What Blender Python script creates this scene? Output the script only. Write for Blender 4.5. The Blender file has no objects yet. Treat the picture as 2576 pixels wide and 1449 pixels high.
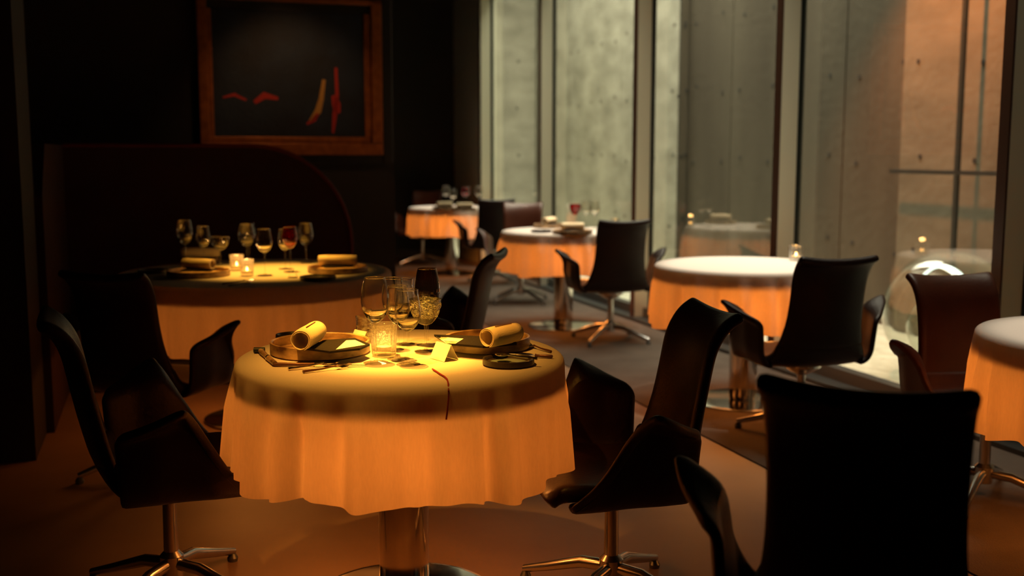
import bpy, bmesh, math, random
from mathutils import Vector, Matrix
from mathutils.bvhtree import BVHTree
random.seed(7)
sc = bpy.context.scene
COL = sc.collection
PI = math.pi

# ---------------------------------------------------------------- camera
F, CX, CY, HOR, EYE = 2700.0, 1288.0, 724.5, 388.0, 1.34
TILT = math.atan((CY - HOR) / F)
cam_d = bpy.data.cameras.new('camera'); cam = bpy.data.objects.new('camera', cam_d); COL.objects.link(cam)
cam.location = (0, 0, EYE); cam.rotation_euler = (PI/2 - TILT, 0, 0)
cam_d.sensor_width = 36.0; cam_d.lens = 36.0 * F / 2576.0; cam_d.clip_end = 100
cam_d.dof.use_dof = True; cam_d.dof.focus_distance = 3.08; cam_d.dof.aperture_fstop = 2.1
sc.camera = cam

def ray(px, py):
    u, v = (px - CX) / F, (CY - py) / F
    ct, st = math.cos(TILT), math.sin(TILT)
    return Vector((u, ct + v * st, -st + v * ct))
def at(px, py, z=0.0):                 # point of the horizontal plane z seen at a pixel
    d = ray(px, py); return Vector((0, 0, EYE)) + d * ((z - EYE) / d.z)
def atY(px, py, Y):                    # point at depth Y
    d = ray(px, py); return Vector((0, 0, EYE)) + d * (Y / d.y)

# room axes: AW runs along the window wall away from the camera, OUT points out through the glass
A0, A1 = at(2450, 1078), at(1469, 750)
AW = (A1 - A0); AW.z = 0; AW.normalize()
OUT = Vector((AW.y, -AW.x, 0))
WANG = math.atan2(OUT.y, OUT.x)
def W(s, o, z=0.0): return A0 + AW * s + OUT * o + Vector((0, 0, z))
def s_at(px, o):                       # s where the sight line of column px crosses the plane o
    d = ray(px, HOR); d.z = 0; p = A0 + OUT * o
    return (d * (p.dot(OUT) / d.dot(OUT)) - p).dot(AW)
def hit_s(px, py, s0):                 # point of the plane s = s0 at a pixel
    d = ray(px, py); t = ((A0 + AW * s0) - Vector((0, 0, EYE))).dot(AW) / d.dot(AW)
    return Vector((0, 0, EYE)) + d * t
def so(p): q = p - A0; return q.dot(AW), q.dot(OUT)

# ---------------------------------------------------------------- exposure, world
sc.view_settings.view_transform = 'Standard'; sc.view_settings.look = 'None'
sc.view_settings.gamma = 1; sc.view_settings.use_curve_mapping = False
sc.view_settings.exposure = 0.0
w = bpy.data.worlds.new('world'); sc.world = w; w.use_nodes = True
w.node_tree.nodes['Background'].inputs[0].default_value = (0.55, 0.7, 0.6, 1)
w.node_tree.nodes['Background'].inputs[1].default_value = 0.02
sc.cycles.max_bounces = 10; sc.cycles.transparent_max_bounces = 32
sc.cycles.glossy_bounces = 4; sc.cycles.diffuse_bounces = 3; sc.cycles.transmission_bounces = 8
sc.cycles.caustics_reflective = False; sc.cycles.caustics_refractive = True
sc.cycles.sample_clamp_indirect = 4; sc.cycles.blur_glossy = 0.3

def lamp(name, kind, loc, power, color, size=0.05, to=None, angle=60, blend=0.5, size_y=None, spread=180):
    d = bpy.data.lights.new(name, kind); d.energy = power; d.color = color
    if kind == 'AREA':
        d.shape = 'RECTANGLE'; d.size = size; d.size_y = size_y or size; d.spread = math.radians(spread)
    else:
        d.shadow_soft_size = size
    if kind == 'SPOT': d.spot_size = math.radians(angle); d.spot_blend = blend
    o = bpy.data.objects.new(name, d); COL.objects.link(o); o.location = loc
    if to is not None: o.rotation_euler = (Vector(to) - Vector(loc)).to_track_quat('-Z', 'Y').to_euler()
    return o

S_BACK = s_at(1195, 0) + 0.9
S_END = S_BACK + 1.2                                   # far end of the light well
# daylight coming down into the light well
a = lamp('skylight_far', 'AREA', W(S_BACK - 3.2, 0.80, 5.6), 440, (1.0, 0.95, 0.76), 6.5, size_y=1.5, spread=115)
a.rotation_euler = (0, 0, math.atan2(AW.y, AW.x))
a = lamp('skylight_near', 'AREA', W(1.6, .8, 5.6), 52, (1.0, 0.96, 0.78), 4.0, size_y=1.0, spread=55)
a.rotation_euler = (0, 0, math.atan2(AW.y, AW.x))
# unseen neutral fill added to brighten mullions and carpet along the window aisle
a = lamp('aisle_fill', 'AREA', W(3.0, -.45, 3.2), 30, (1.0, 0.90, 0.68), 7.0, size_y=.3, spread=70)
a.rotation_euler = (0, 0, math.atan2(AW.y, AW.x))

# ---------------------------------------------------------------- materials
def mat(name, base, rough=0.6, metal=0.0, spec=0.5, noise=None, bump=None, **kw):
    m = bpy.data.materials.new(name); m.use_nodes = True
    nt = m.node_tree; b = nt.nodes['Principled BSDF']
    b.inputs['Base Color'].default_value = (*base, 1); b.inputs['Roughness'].default_value = rough
    b.inputs['Metallic'].default_value = metal; b.inputs['Specular IOR Level'].default_value = spec
    for k, v in kw.items(): b.inputs[k.replace('_', ' ')].default_value = v
    if noise or bump:
        tc = nt.nodes.new('ShaderNodeTexCoord')
    if noise:
        scale, c2, lo, hi = noise[:4]
        n = nt.nodes.new('ShaderNodeTexNoise'); n.inputs['Scale'].default_value = scale; n.inputs['Detail'].default_value = 6
        mp = nt.nodes.new('ShaderNodeMapping')
        if len(noise) > 4: mp.inputs['Scale'].default_value = noise[4]
        nt.links.new(tc.outputs['Object'], mp.inputs[0]); nt.links.new(mp.outputs[0], n.inputs['Vector'])
        r = nt.nodes.new('ShaderNodeValToRGB')
        r.color_ramp.elements[0].position = lo; r.color_ramp.elements[0].color = (*base, 1)
        r.color_ramp.elements[1].position = hi; r.color_ramp.elements[1].color = (*c2, 1)
        nt.links.new(n.outputs['Fac'], r.inputs[0]); nt.links.new(r.outputs[0], b.inputs['Base Color'])
    if bump:
        n2 = nt.nodes.new('ShaderNodeTexNoise'); n2.inputs['Scale'].default_value = bump[0]; n2.inputs['Detail'].default_value = 4
        nt.links.new(tc.outputs['Object'], n2.inputs['Vector'])
        bp = nt.nodes.new('ShaderNodeBump'); bp.inputs['Strength'].default_value = bump[1]; bp.inputs['Distance'].default_value = 0.01
        nt.links.new(n2.outputs['Fac'], bp.inputs['Height']); nt.links.new(bp.outputs[0], b.inputs['Normal'])
    return m
def emis(name, col, s):
    m = bpy.data.materials.new(name); m.use_nodes = True; nt = m.node_tree; nt.nodes.clear()
    e = nt.nodes.new('ShaderNodeEmission'); e.inputs[0].default_value = (*col, 1); e.inputs[1].default_value = s
    o = nt.nodes.new('ShaderNodeOutputMaterial'); nt.links.new(e.outputs[0], o.inputs[0]); return m
def clear(name, tint=(0.97, 0.97, 0.95), f0=0.05, amp=0.9, power=4.0, rough=0.02, gtint=(1, 1, 1), bump=None, edge=None):
    m = bpy.data.materials.new(name); m.use_nodes = True; nt = m.node_tree; nt.nodes.clear()
    o = nt.nodes.new('ShaderNodeOutputMaterial'); mx = nt.nodes.new('ShaderNodeMixShader')
    t = nt.nodes.new('ShaderNodeBsdfTransparent'); g = nt.nodes.new('ShaderNodeBsdfGlossy')
    t.inputs[0].default_value = (*tint, 1); g.inputs[0].default_value = (*gtint, 1); g.inputs['Roughness'].default_value = rough
    lw = nt.nodes.new('ShaderNodeLayerWeight'); lw.inputs[0].default_value = 0.5
    p = nt.nodes.new('ShaderNodeMath'); p.operation = 'POWER'; p.inputs[1].default_value = power
    q = nt.nodes.new('ShaderNodeMath'); q.operation = 'MULTIPLY_ADD'; q.inputs[1].default_value = amp; q.inputs[2].default_value = f0
    q.use_clamp = True
    nt.links.new(lw.outputs['Facing'], p.inputs[0]); nt.links.new(p.outputs[0], q.inputs[0])
    nt.links.new(q.outputs[0], mx.inputs[0]); nt.links.new(t.outputs[0], mx.inputs[1]); nt.links.new(g.outputs[0], mx.inputs[2])
    if edge:
        mc = nt.nodes.new('ShaderNodeMix'); mc.data_type = 'RGBA'
        mc.inputs[6].default_value = (*tint, 1); mc.inputs[7].default_value = (*edge, 1)
        pe = nt.nodes.new('ShaderNodeMath'); pe.operation = 'POWER'; pe.inputs[1].default_value = 2.5
        nt.links.new(lw.outputs['Facing'], pe.inputs[0]); nt.links.new(pe.outputs[0], mc.inputs[0])
        nt.links.new(mc.outputs[2], t.inputs[0])
    if bump:
        tc = nt.nodes.new('ShaderNodeTexCoord')
        n2 = nt.nodes.new('ShaderNodeTexNoise'); n2.inputs['Scale'].default_value = bump[0]
        nt.links.new(tc.outputs['Object'], n2.inputs['Vector'])
        bp = nt.nodes.new('ShaderNodeBump'); bp.inputs['Strength'].default_value = bump[1]; bp.inputs['Distance'].default_value = 0.01
        nt.links.new(n2.outputs['Fac'], bp.inputs['Height'])
        nt.links.new(bp.outputs[0], g.inputs['Normal']); nt.links.new(bp.outputs[0], lw.inputs['Normal'])
    nt.links.new(mx.outputs[0], o.inputs[0]); return m
def lit_glass(name, fac):
    m = clear(name, (.95, .93, .88), .08, .9, 2.4, .05, bump=(90, .5), edge=(.5, .42, .3)); nt = m.node_tree
    out = nt.nodes['Material Output']; src = out.inputs[0].links[0].from_socket
    t = nt.nodes.new('ShaderNodeBsdfTranslucent'); t.inputs[0].default_value = (1, .92, .75, 1)
    d = nt.nodes.new('ShaderNodeBsdfDiffuse'); d.inputs[0].default_value = (1, .92, .75, 1)
    a = nt.nodes.new('ShaderNodeMixShader'); a.inputs[0].default_value = .5
    b = nt.nodes.new('ShaderNodeMixShader'); b.inputs[0].default_value = fac
    nt.links.new(t.outputs[0], a.inputs[1]); nt.links.new(d.outputs[0], a.inputs[2])
    nt.links.new(src, b.inputs[1]); nt.links.new(a.outputs[0], b.inputs[2]); nt.links.new(b.outputs[0], out.inputs[0])
    return m
def cloth_mat(name, col, tr, fac):
    m = bpy.data.materials.new(name); m.use_nodes = True; nt = m.node_tree; nt.nodes.clear()
    o = nt.nodes.new('ShaderNodeOutputMaterial'); mx = nt.nodes.new('ShaderNodeMixShader'); mx.inputs[0].default_value = fac
    d = nt.nodes.new('ShaderNodeBsdfDiffuse'); t = nt.nodes.new('ShaderNodeBsdfTranslucent')
    d.inputs[0].default_value = (*col, 1)
    tc = nt.nodes.new('ShaderNodeTexCoord')
    n = nt.nodes.new('ShaderNodeTexNoise'); n.inputs['Scale'].default_value = 60; n.inputs['Detail'].default_value = 6
    mp = nt.nodes.new('ShaderNodeMapping'); mp.inputs['Scale'].default_value = (3, 3, .6)
    r = nt.nodes.new('ShaderNodeValToRGB')
    r.color_ramp.elements[0].position = .3; r.color_ramp.elements[0].color = (*[c * .86 for c in tr], 1)
    r.color_ramp.elements[1].position = .7; r.color_ramp.elements[1].color = (*tr, 1)
    nt.links.new(tc.outputs['Object'], mp.inputs[0]); nt.links.new(mp.outputs[0], n.inputs['Vector'])
    nt.links.new(n.outputs['Fac'], r.inputs[0]); nt.links.new(r.outputs[0], t.inputs[0])
    n3 = nt.nodes.new('ShaderNodeTexNoise'); n3.inputs['Scale'].default_value = 350
    bp = nt.nodes.new('ShaderNodeBump'); bp.inputs['Strength'].default_value = .15; bp.inputs['Distance'].default_value = .002
    nt.links.new(tc.outputs['Object'], n3.inputs['Vector']); nt.links.new(n3.outputs['Fac'], bp.inputs['Height'])
    nt.links.new(bp.outputs[0], d.inputs['Normal'])
    nt.links.new(d.outputs[0], mx.inputs[1]); nt.links.new(t.outputs[0], mx.inputs[2]); nt.links.new(mx.outputs[0], o.inputs[0])
    return m

M = dict(
    leather=mat('leather', (0.015, 0.0045, 0.003), 0.42, spec=.35, bump=(90, .12), noise=(5, (0.024, 0.008, 0.005), .35, .75)),
    brown_leather=mat('brown_leather', (0.085, 0.024, 0.012), 0.38, bump=(90, .12), noise=(5, (0.13, 0.04, 0.02), .35, .75)),
    chrome=mat('chrome', (0.72, 0.70, 0.66), 0.12, 1.0),
    aluminium=mat('aluminium', (0.62, 0.62, 0.62), 0.22, 1.0),
    wood=mat('table_wood', (0.35, 0.16, 0.07), 0.5, noise=(8, (0.25, 0.10, 0.04), .3, .7, (1, 8, 1))),
    cloth=cloth_mat('cloth', (0.80, 0.77, 0.70), (1.0, 0.78, 0.52), 0.42),
    linen=mat('napkin_linen', (0.75, 0.60, 0.38), 0.9, bump=(300, .2)),
    stitch=mat('stitch', (0.16, 0.05, 0.02), 0.9),
    horn=mat('horn', (0.58, 0.38, 0.20), 0.35, noise=(14, (0.10, 0.045, 0.02), .35, .7, (1, 1, 2.2))),
    dark_leather=mat('folder_leather', (0.009, 0.004, 0.0025), 0.75, spec=.25, bump=(120, .15)),
    paper=mat('paper', (0.85, 0.82, 0.66), 0.85, bump=(60, .05)),
    print=mat('print', (0.10, 0.06, 0.03), 0.9),
    solid_glass=mat('solid_glass', (1, .98, .93), 0.0, Transmission_Weight=1.0, IOR=1.45),
    lit_glass=lit_glass('lit_ribbed_glass', .13),
    steel=mat('polished_steel', (0.65, 0.52, 0.42), 0.16, 1.0),
    dark_dish=mat('dark_stoneware', (0.035, 0.022, 0.016), 0.4, bump=(50, .2)),
    glaze=mat('pale_glaze', (0.30, 0.36, 0.30), 0.25, noise=(20, (0.18, 0.24, 0.2), .3, .7)),
    red_cord=mat('red_cord', (0.30, 0.01, 0.012), 0.8),
    glass=clear('clear_glass', (0.985, .98, .96), 0.035, 0.85, 3.2, 0.02, edge=(.62, .56, .46)),
    thick_glass=clear('thick_glass', (0.95, .94, .9), 0.08, 0.9, 2.4, 0.03, bump=(70, .6), edge=(.5, .45, .36)),
    etched=clear('etched_glass', (0.80, .78, .70), 0.14, 0.8, 2.2, 0.10, bump=(160, 1.0), edge=(.6, .55, .45)),
    frost=mat('etch_frost', (0.75, 0.72, 0.62), 0.5),
    red_glass=clear('red_glass', (0.80, .04, .06), 0.06, 0.9, 3.0, 0.03),
    pane=clear('window_pane', (0.92, .93, .89), 0.055, 0.95, 4.2, 0.0),
    globe=clear('globe_glass', (0.93, .96, .93), 0.05, 0.9, 3.0, 0.01, edge=(.70, .76, .70)),
    wax=mat('wax', (0.9, 0.7, 0.4), 0.5),
    flame=emis('flame', (1.0, 0.50, 0.14), 26.0),
    ring=emis('highlight_glow', (0.86, 1.0, 0.90), 2.6),
    bulb=emis('bulb', (1.0, 0.50, 0.15), 3.0),
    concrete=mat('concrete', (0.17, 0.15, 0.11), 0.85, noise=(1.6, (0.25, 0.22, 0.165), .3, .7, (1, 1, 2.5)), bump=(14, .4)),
    shaded_concrete=mat('shaded_concrete', (0.085, 0.066, 0.044), 0.85, noise=(1.1, (0.14, 0.115, 0.08), .3, .7, (1.6, 1.6, .35)), bump=(14, .4)),  # shade of the court recess put into a darker concrete colour
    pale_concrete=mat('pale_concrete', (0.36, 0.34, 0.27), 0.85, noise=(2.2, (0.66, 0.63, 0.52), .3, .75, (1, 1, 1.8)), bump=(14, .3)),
    hole=mat('tie_hole', (0.05, 0.045, 0.04), 0.9),
    terrace=mat('terrace', (0.36, 0.35, 0.27), 0.9, noise=(9, (0.52, 0.50, 0.40), .35, .65), bump=(30, .8)),
    mullion=mat('mullion_paint', (0.78, 0.77, 0.60), 0.5),
    gasket=mat('gasket', (0.004, 0.010, 0.008), 0.5),
    tip=mat('mullion_nose', (0.075, 0.035, 0.02), 0.4),
    rail=mat('rail_metal', (0.12, 0.13, 0.13), 0.35, 0.6),
    sill=mat('sill', (0.03, 0.033, 0.033), 0.4),
    wallp=mat('wall_paint', (0.030, 0.027, 0.021), 0.8, noise=(1.2, (0.040, 0.036, 0.028), .3, .7), bump=(6, .2)),
    panel=mat('partition_panel', (0.012, 0.008, 0.006), 0.7, noise=(3, (0.018, 0.012, 0.008), .3, .7)),
    ceil=mat('ceiling_paint', (0.03, 0.028, 0.025), 0.9),
    floor=mat('pale_stone_floor', (0.30, 0.20, 0.125), 0.5, noise=(2.2, (0.22, 0.14, 0.085), .3, .75), bump=(8, .1)),
    carpet=mat('carpet', (0.115, 0.088, 0.068), 0.95, noise=(4, (0.08, 0.06, 0.046), .35, .7), bump=(200, .5)),
    booth=mat('booth_fabric', (0.022, 0.004, 0.003), 0.9, noise=(5, (0.032, 0.006, 0.004), .3, .7)),
    piping=mat('booth_piping', (0.10, 0.004, 0.006), 0.8),
    gold=mat('gold_frame', (0.42, 0.13, 0.022), 0.45, 0.35, noise=(20, (0.25, 0.07, 0.012), .3, .7)),
    black=mat('black_frame', (0.010, 0.009, 0.008), 0.5),
    canvas=mat('canvas', (0.010, 0.022, 0.045), 0.7, noise=(3, (0.004, 0.006, 0.012), .35, .65), bump=(40, .4)),
    pred=mat('red_paint', (0.45, 0.02, 0.01), 0.6, bump=(60, .5)),
    pyel=mat('ochre_paint', (0.50, 0.26, 0.05), 0.6, bump=(60, .5)),
)

# ---------------------------------------------------------------- mesh helpers
class MB:
    def __init__(s): s.v = []; s.f = []
    def add(s, vs, fs):
        k = len(s.v); s.v += [Vector(p) for p in vs]; s.f += [tuple(i + k for i in f) for f in fs]; return s
    def box(s, c, d, rot=None):
        x, y, z = [q / 2 for q in d]; c = Vector(c)
        vs = [Vector((a * x, b * y, e * z)) for a in (-1, 1) for b in (-1, 1) for e in (-1, 1)]
        if rot: vs = [rot @ p for p in vs]
        return s.add([c + p for p in vs], [(0, 1, 3, 2), (4, 6, 7, 5), (0, 4, 5, 1), (2, 3, 7, 6), (0, 2, 6, 4), (1, 5, 7, 3)])
    def quadbox(s, p, n, t):           # extrude polygon p by n*t
        k = len(p); n = Vector(n) * t
        return s.add(list(p) + [Vector(q) + n for q in p],
                     [tuple(reversed(range(k))), tuple(range(k, 2 * k))] + [(i, (i + 1) % k, (i + 1) % k + k, i + k) for i in range(k)])
    def lathe(s, prof, seg=32, c=(0, 0, 0)):
        c = Vector(c); n = len(prof); vs = []; fs = []
        for j in range(seg):
            a = 2 * PI * j / seg
            vs += [c + Vector((max(r, 1e-4) * math.cos(a), max(r, 1e-4) * math.sin(a), z)) for r, z in prof]
        for j in range(seg):
            k = (j + 1) % seg
            fs += [(j * n + i, k * n + i, k * n + i + 1, j * n + i + 1) for i in range(n - 1)]
        return s.add(vs, fs)
    def tube(s, pts, r, seg=8, cap=True):
        pts = [Vector(p) for p in pts]; n = len(pts); rs = r if isinstance(r, (list, tuple)) else [r] * n
        vs = []; fs = []
        for i, p in enumerate(pts):
            t = (pts[min(i + 1, n - 1)] - pts[max(i - 1, 0)]).normalized()
            up = Vector((0, 0, 1)) if abs(t.z) < .95 else Vector((1, 0, 0))
            x = t.cross(up).normalized(); y = x.cross(t)
            vs += [p + (x * math.cos(2 * PI * j / seg) + y * math.sin(2 * PI * j / seg)) * rs[i] for j in range(seg)]
        for i in range(n - 1):
            fs += [(i * seg + j, i * seg + (j + 1) % seg, (i + 1) * seg + (j + 1) % seg, (i + 1) * seg + j) for j in range(seg)]
        if cap: fs += [tuple(reversed(range(seg))), tuple(range((n - 1) * seg, n * seg))]
        return s.add(vs, fs)
    def grid(s, fn, nu, nv):
        vs = [fn(i / (nu - 1), j / (nv - 1)) for i in range(nu) for j in range(nv)]
        fs = [(i * nv + j, (i + 1) * nv + j, (i + 1) * nv + j + 1, i * nv + j + 1) for i in range(nu - 1) for j in range(nv - 1)]
        return s.add(vs, fs)
    def build(s, name, m, parent=None, smooth=True, mods=(), loc=None, rz=0, fixn=True):
        me = bpy.data.meshes.new(name); me.from_pydata(s.v, [], s.f)
        if fixn:
            bm = bmesh.new(); bm.from_mesh(me); bmesh.ops.recalc_face_normals(bm, faces=bm.faces); bm.to_mesh(me); bm.free()
        o = bpy.data.objects.new(name, me); COL.objects.link(o); me.materials.append(M[m] if isinstance(m, str) else m)
        if smooth:
            me.shade_smooth()
            try: me.set_sharp_from_angle(angle=math.radians(38))
            except Exception: pass
        if parent: o.parent = parent
        if loc is not None: o.location = loc
        if rz: o.rotation_euler.z = rz
        for k in mods:
            if k[0] == 'solid':
                q = o.modifiers.new('solid', 'SOLIDIFY'); q.thickness = k[1]; q.offset = k[2] if len(k) > 2 else 0
            elif k[0] == 'sub':
                q = o.modifiers.new('sub', 'SUBSURF'); q.levels = q.render_levels = k[1]
            elif k[0] == 'bevel':
                q = o.modifiers.new('bevel', 'BEVEL'); q.width = k[1]; q.segments = 2
        return o
def tag(o, label=None, cat=None, group=None, kind=None):
    if label: o['label'] = label
    if cat: o['category'] = cat
    if group: o['group'] = group
    if kind: o['kind'] = kind
    return o
def empty(name, loc, rz=0, label=None, cat=None, group=None, kind=None):
    o = bpy.data.objects.new(name, None); COL.objects.link(o); o.location = loc; o.rotation_euler.z = rz
    o.empty_display_size = .1
    return tag(o, label, cat, group, kind)
def copy_tree(o, parent=None):
    c = o.copy(); COL.objects.link(c); c.parent = parent
    for ch in list(o.children): copy_tree(ch, c)
    return c
def crspline(pts, n):
    pts = [Vector(p) for p in pts]; out = []
    P = [2 * pts[0] - pts[1]] + pts + [2 * pts[-1] - pts[-2]]
    m = len(pts) - 1
    for k in range(n):
        t = k / (n - 1) * m; i = min(int(t), m - 1); u = t - i; a, b, c, d = P[i:i + 4]
        out.append(.5 * ((2 * b) + (c - a) * u + (2 * a - 5 * b + 4 * c - d) * u * u + (3 * b - 3 * c + d - a) * u ** 3))
    return out
RW = Matrix.Rotation(WANG, 3, 'Z')      # local x -> OUT, local y -> AW
def wbox(name, m, s0, s1, o0, o1, z0, z1, parent=None, kind='structure', smooth=False, mods=()):
    b = MB().box(W((s0 + s1) / 2, (o0 + o1) / 2, (z0 + z1) / 2), (o1 - o0, s1 - s0, z1 - z0), RW)
    o = b.build(name, m, parent, smooth, mods)
    if parent is None and kind: o['kind'] = kind
    return o

# ---------------------------------------------------------------- the room
S_FRONT = -5.2; O_LEFT = -7.5; H = 3.3
cs, co = so(Vector((0, 0, 0)))
wbox('floor', 'floor', S_FRONT, S_BACK, O_LEFT, 0.0, -.12, 0)
wbox('ceiling', 'ceil', S_FRONT, S_BACK, O_LEFT, 0.1, H, H + .15)
wbox('wall_back', 'wallp', S_BACK, S_BACK + .15, O_LEFT, -.02, -.1, H)
wbox('baseboard_back', 'sill', S_BACK - .02, S_BACK, O_LEFT, -.1, 0, .09)
wbox('wall_left', 'wallp', S_FRONT, S_BACK, O_LEFT - .15, O_LEFT, -.1, H)
wbox('wall_front', 'wallp', S_FRONT - .15, S_FRONT, O_LEFT, .1, -.1, H)
# carpet aisle in front of the windows
c1 = so(at(1545, 993))[1]; c2 = so(at(1925, 1165))[1]
cb = (c1 + c2) / 2
tag(wbox('carpet', 'carpet', S_FRONT + .01, S_BACK - .03, cb, -.17, .0, .006, kind=None),
    'dark grey-brown carpet strip running along the window wall', 'carpet')
# windows
mx = [1222, 1374, 1616, 1978, 2556]
ms = [s_at(p, -.06) for p in mx]
step = (ms[0] - ms[-1]) / 4
print('MULLIONS', [round(q, 2) for q in ms], 'step', round(step, 2), 'back', round(S_BACK, 2), 'carpet', c1, c2, 'cam', cs, co)
ms = [ms[0]] + ms[1:] + [ms[-1] - step, ms[-1] - 2 * step]
for i in range(len(ms)):
    s1 = ms[i]; s0 = ms[i + 1] if i + 1 < len(ms) else ms[i] - step
    wr = empty('window_%d' % (i + 1), W(s1, 0, 0), 0, kind='structure')
    wr.rotation_euler.z = WANG
    def lb(name, m, x0, x1, y0, y1, z0, z1, sm=False):
        return MB().box(((x0 + x1) / 2, (y0 + y1) / 2, (z0 + z1) / 2), (x1 - x0, y1 - y0, z1 - z0)).build(name, m, wr, sm)
    L = s1 - s0
    lb('mullion', 'mullion', -.125, -.006, -.03, .03, .0, H)
    lb('mullion_nose', 'tip', -.137, -.125, -.03, .03, .0, H)
    lb('gasket', 'gasket', -.006, .03, -.035, .035, .0, H)
    lb('glass_pane', 'pane', .006, .014, -L + .035, -.035, .10, H)
    lb('bottom_rail', 'rail', -.05, .03, -L + .03, -.03, .03, .10)
    lb('sill', 'sill', -.17, .04, -L, 0, .0, .03)
wbox('wall_right', 'wallp', S_FRONT, ms[-1] - step + .0, 0, .15, -.1, H)
wbox('trim_1', 'mullion', ms[0] + .035, S_BACK, -.02, .08, 0, H)

# ---------------------------------------------------------------- outside: light well
wbox('terrace_floor', 'terrace', S_FRONT - 1, S_END, 0.04, 6.0, -.12, -.005)
def cwall(name, m, plane, lo, hi, o_s, th, panels, zs, holes=True, seed=1, skip=0):
    """concrete wall whose face is on o = o_s (plane 'o') or s = o_s (plane 's'); panels are its children"""
    rr = random.Random(seed)
    r = empty(name, W(lo, o_s) if plane == 'o' else W(o_s, lo), 0, kind='structure'); r.rotation_euler.z = WANG
    L = hi - lo
    def loc_box(nm, mm, a0, a1, d0, d1, z0, z1):
        if plane == 'o': c, d = ((d0 + d1) / 2, (a0 + a1) / 2, (z0 + z1) / 2), (d1 - d0, a1 - a0, z1 - z0)
        else: c, d = ((a0 + a1) / 2, (d0 + d1) / 2, (z0 + z1) / 2), (a1 - a0, d1 - d0, z1 - z0)
        return MB().box(c, d).build(nm, mm, r, False)
    loc_box('core', 'hole', 0, L, .03, th, -.1, zs[-1])
    edges = [L * i / panels for i in range(panels + 1)]
    for i in range(panels):
        for k in range(len(zs) - 1):
            j = rr.uniform(0, .006)
            p = loc_box('concrete_panel', m, edges[i] + .007, edges[i + 1] - .007, j, .035, zs[k] + .006, zs[k + 1] - .006)
            if holes:
                w_, h_ = edges[i + 1] - edges[i], zs[k + 1] - zs[k]
                for a_ in (.2, .8):
                    for b_ in (.12, .26, .40, .54):
                        aa, zz = edges[i] + w_ * a_ + rr.uniform(-.04, .04), zs[k] + h_ * (b_ + rr.uniform(-.01, .01))
                        mb = MB()
                        pts = [(math.cos(q * PI / 5) * .019, math.sin(q * PI / 5) * .019) for q in range(10)]
                        if plane == 'o': mb.quadbox([(-.004 + j, aa + x, zz + y) for x, y in pts], (1, 0, 0), .003)
                        else: mb.quadbox([(aa + x, -.004 + j, zz + y) for x, y in pts], (0, 1, 0), .003)
                        mb.build('tie_hole', 'hole', r, False)
    return r
Z3 = [0, 5.0]
OA = 1.55
print('terrace edge o', so(at(2176, 825)), so(at(2220, 830)), so(at(1800, 850)))
ORC = OA + .10
sA = s_at(1705, OA); sB = s_at(2262, OA)
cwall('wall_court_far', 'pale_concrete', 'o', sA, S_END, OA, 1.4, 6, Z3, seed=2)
cwall('wall_court_pier_end', 'shaded_concrete', 's', OA, OA + .10, sA - .02, .02, 1, Z3, seed=3)
cwall('wall_court_recess', 'shaded_concrete', 'o', sB - 1.0, sA, ORC, .2, 5, Z3, seed=4)
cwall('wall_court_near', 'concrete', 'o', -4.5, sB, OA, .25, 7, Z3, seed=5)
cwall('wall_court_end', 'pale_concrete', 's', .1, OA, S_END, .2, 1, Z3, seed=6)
# warm spot added to imitate orange reflected light on the near concrete wall
lamp('added_orange_spot', 'SPOT', W(sB - .55, OA - 1.15, 3.2), 270, (1.0, .29, .07), .06, to=W(sB - .75, OA, 1.5), angle=95, blend=.6)
# bars added before that wall to imitate a reflection in the glass
rp = so(atY(2410, 600, 5))[0]
sR = s_at(2410, OA - .14)
rl = empty('reflection_bars', W(sR, OA - .14, -.005), WANG, 'added slim blue-grey bars imitating a window-frame reflection before the orange-lit concrete wall', 'reflection_bars')
MB().box((0, 0, 1.5), (.03, .03, 3.0)).build('upright_bar', 'rail', rl, False)
MB().box((0, 0, 1.5), (.03, .03, 3.0)).build('upright_bar', 'rail', rl, False, loc=(0, -1.6, 0))
MB().box((0, -.45, 1.22), (.025, 2.3, .03)).build('cross_bar', 'rail', rl, False)

# glass globe; the glowing arc inside is added for its bright highlight
gp = at(2378, 945); gr = .385
g = empty('glass_globe', (gp.x, gp.y, -.005), 0, 'large clear glass globe on the terrace outside with a white highlight arc added inside', 'globe')
prof = [(gr * math.sin(a), gr - gr * math.cos(a)) for a in [PI * k / 28 for k in range(29)]]
MB().lathe(prof, 48).build('globe_shell', 'globe', g)
r2 = gr * .62
prof = [(r2 * math.sin(a), gr * .78 - r2 * math.cos(a)) for a in [PI * k / 20 for k in range(21)]]
MB().lathe(prof, 40).build('inner_bubble', 'globe', g)
tor = MB(); R_ = .175
rc = Vector((-.035, -.02, gr + .13)); vx = Vector((1, .25, -.05)).normalized(); vz = Vector((0, .35, 1)).normalized()
tor.tube([rc + (vx * math.cos(a) + vz * math.sin(a) * .95) * R_ for a in [PI * (.02 + .96 * k / 30) for k in range(31)]], .010, 8)
tor.build('highlight_arc', 'ring', g)
# small ball on the terrace
bp_ = at(2108, 948)
b = MB().lathe([(.028 * math.sin(PI * k / 10), .028 - .028 * math.cos(PI * k / 10)) for k in range(11)], 20).build('glass_ball', 'thick_glass', None, loc=(bp_.x, bp_.y, -.005))
tag(b, 'small shiny glass ball lying on the pale terrace outside the window', 'ball')

# ---------------------------------------------------------------- partition, painting, booth, pillar
pw = so(atY(992, HOR, 8.2)); sP, oP = pw
wbox('wall_partition', 'panel', sP, sP + .12, O_LEFT, oP, 0, H)
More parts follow.
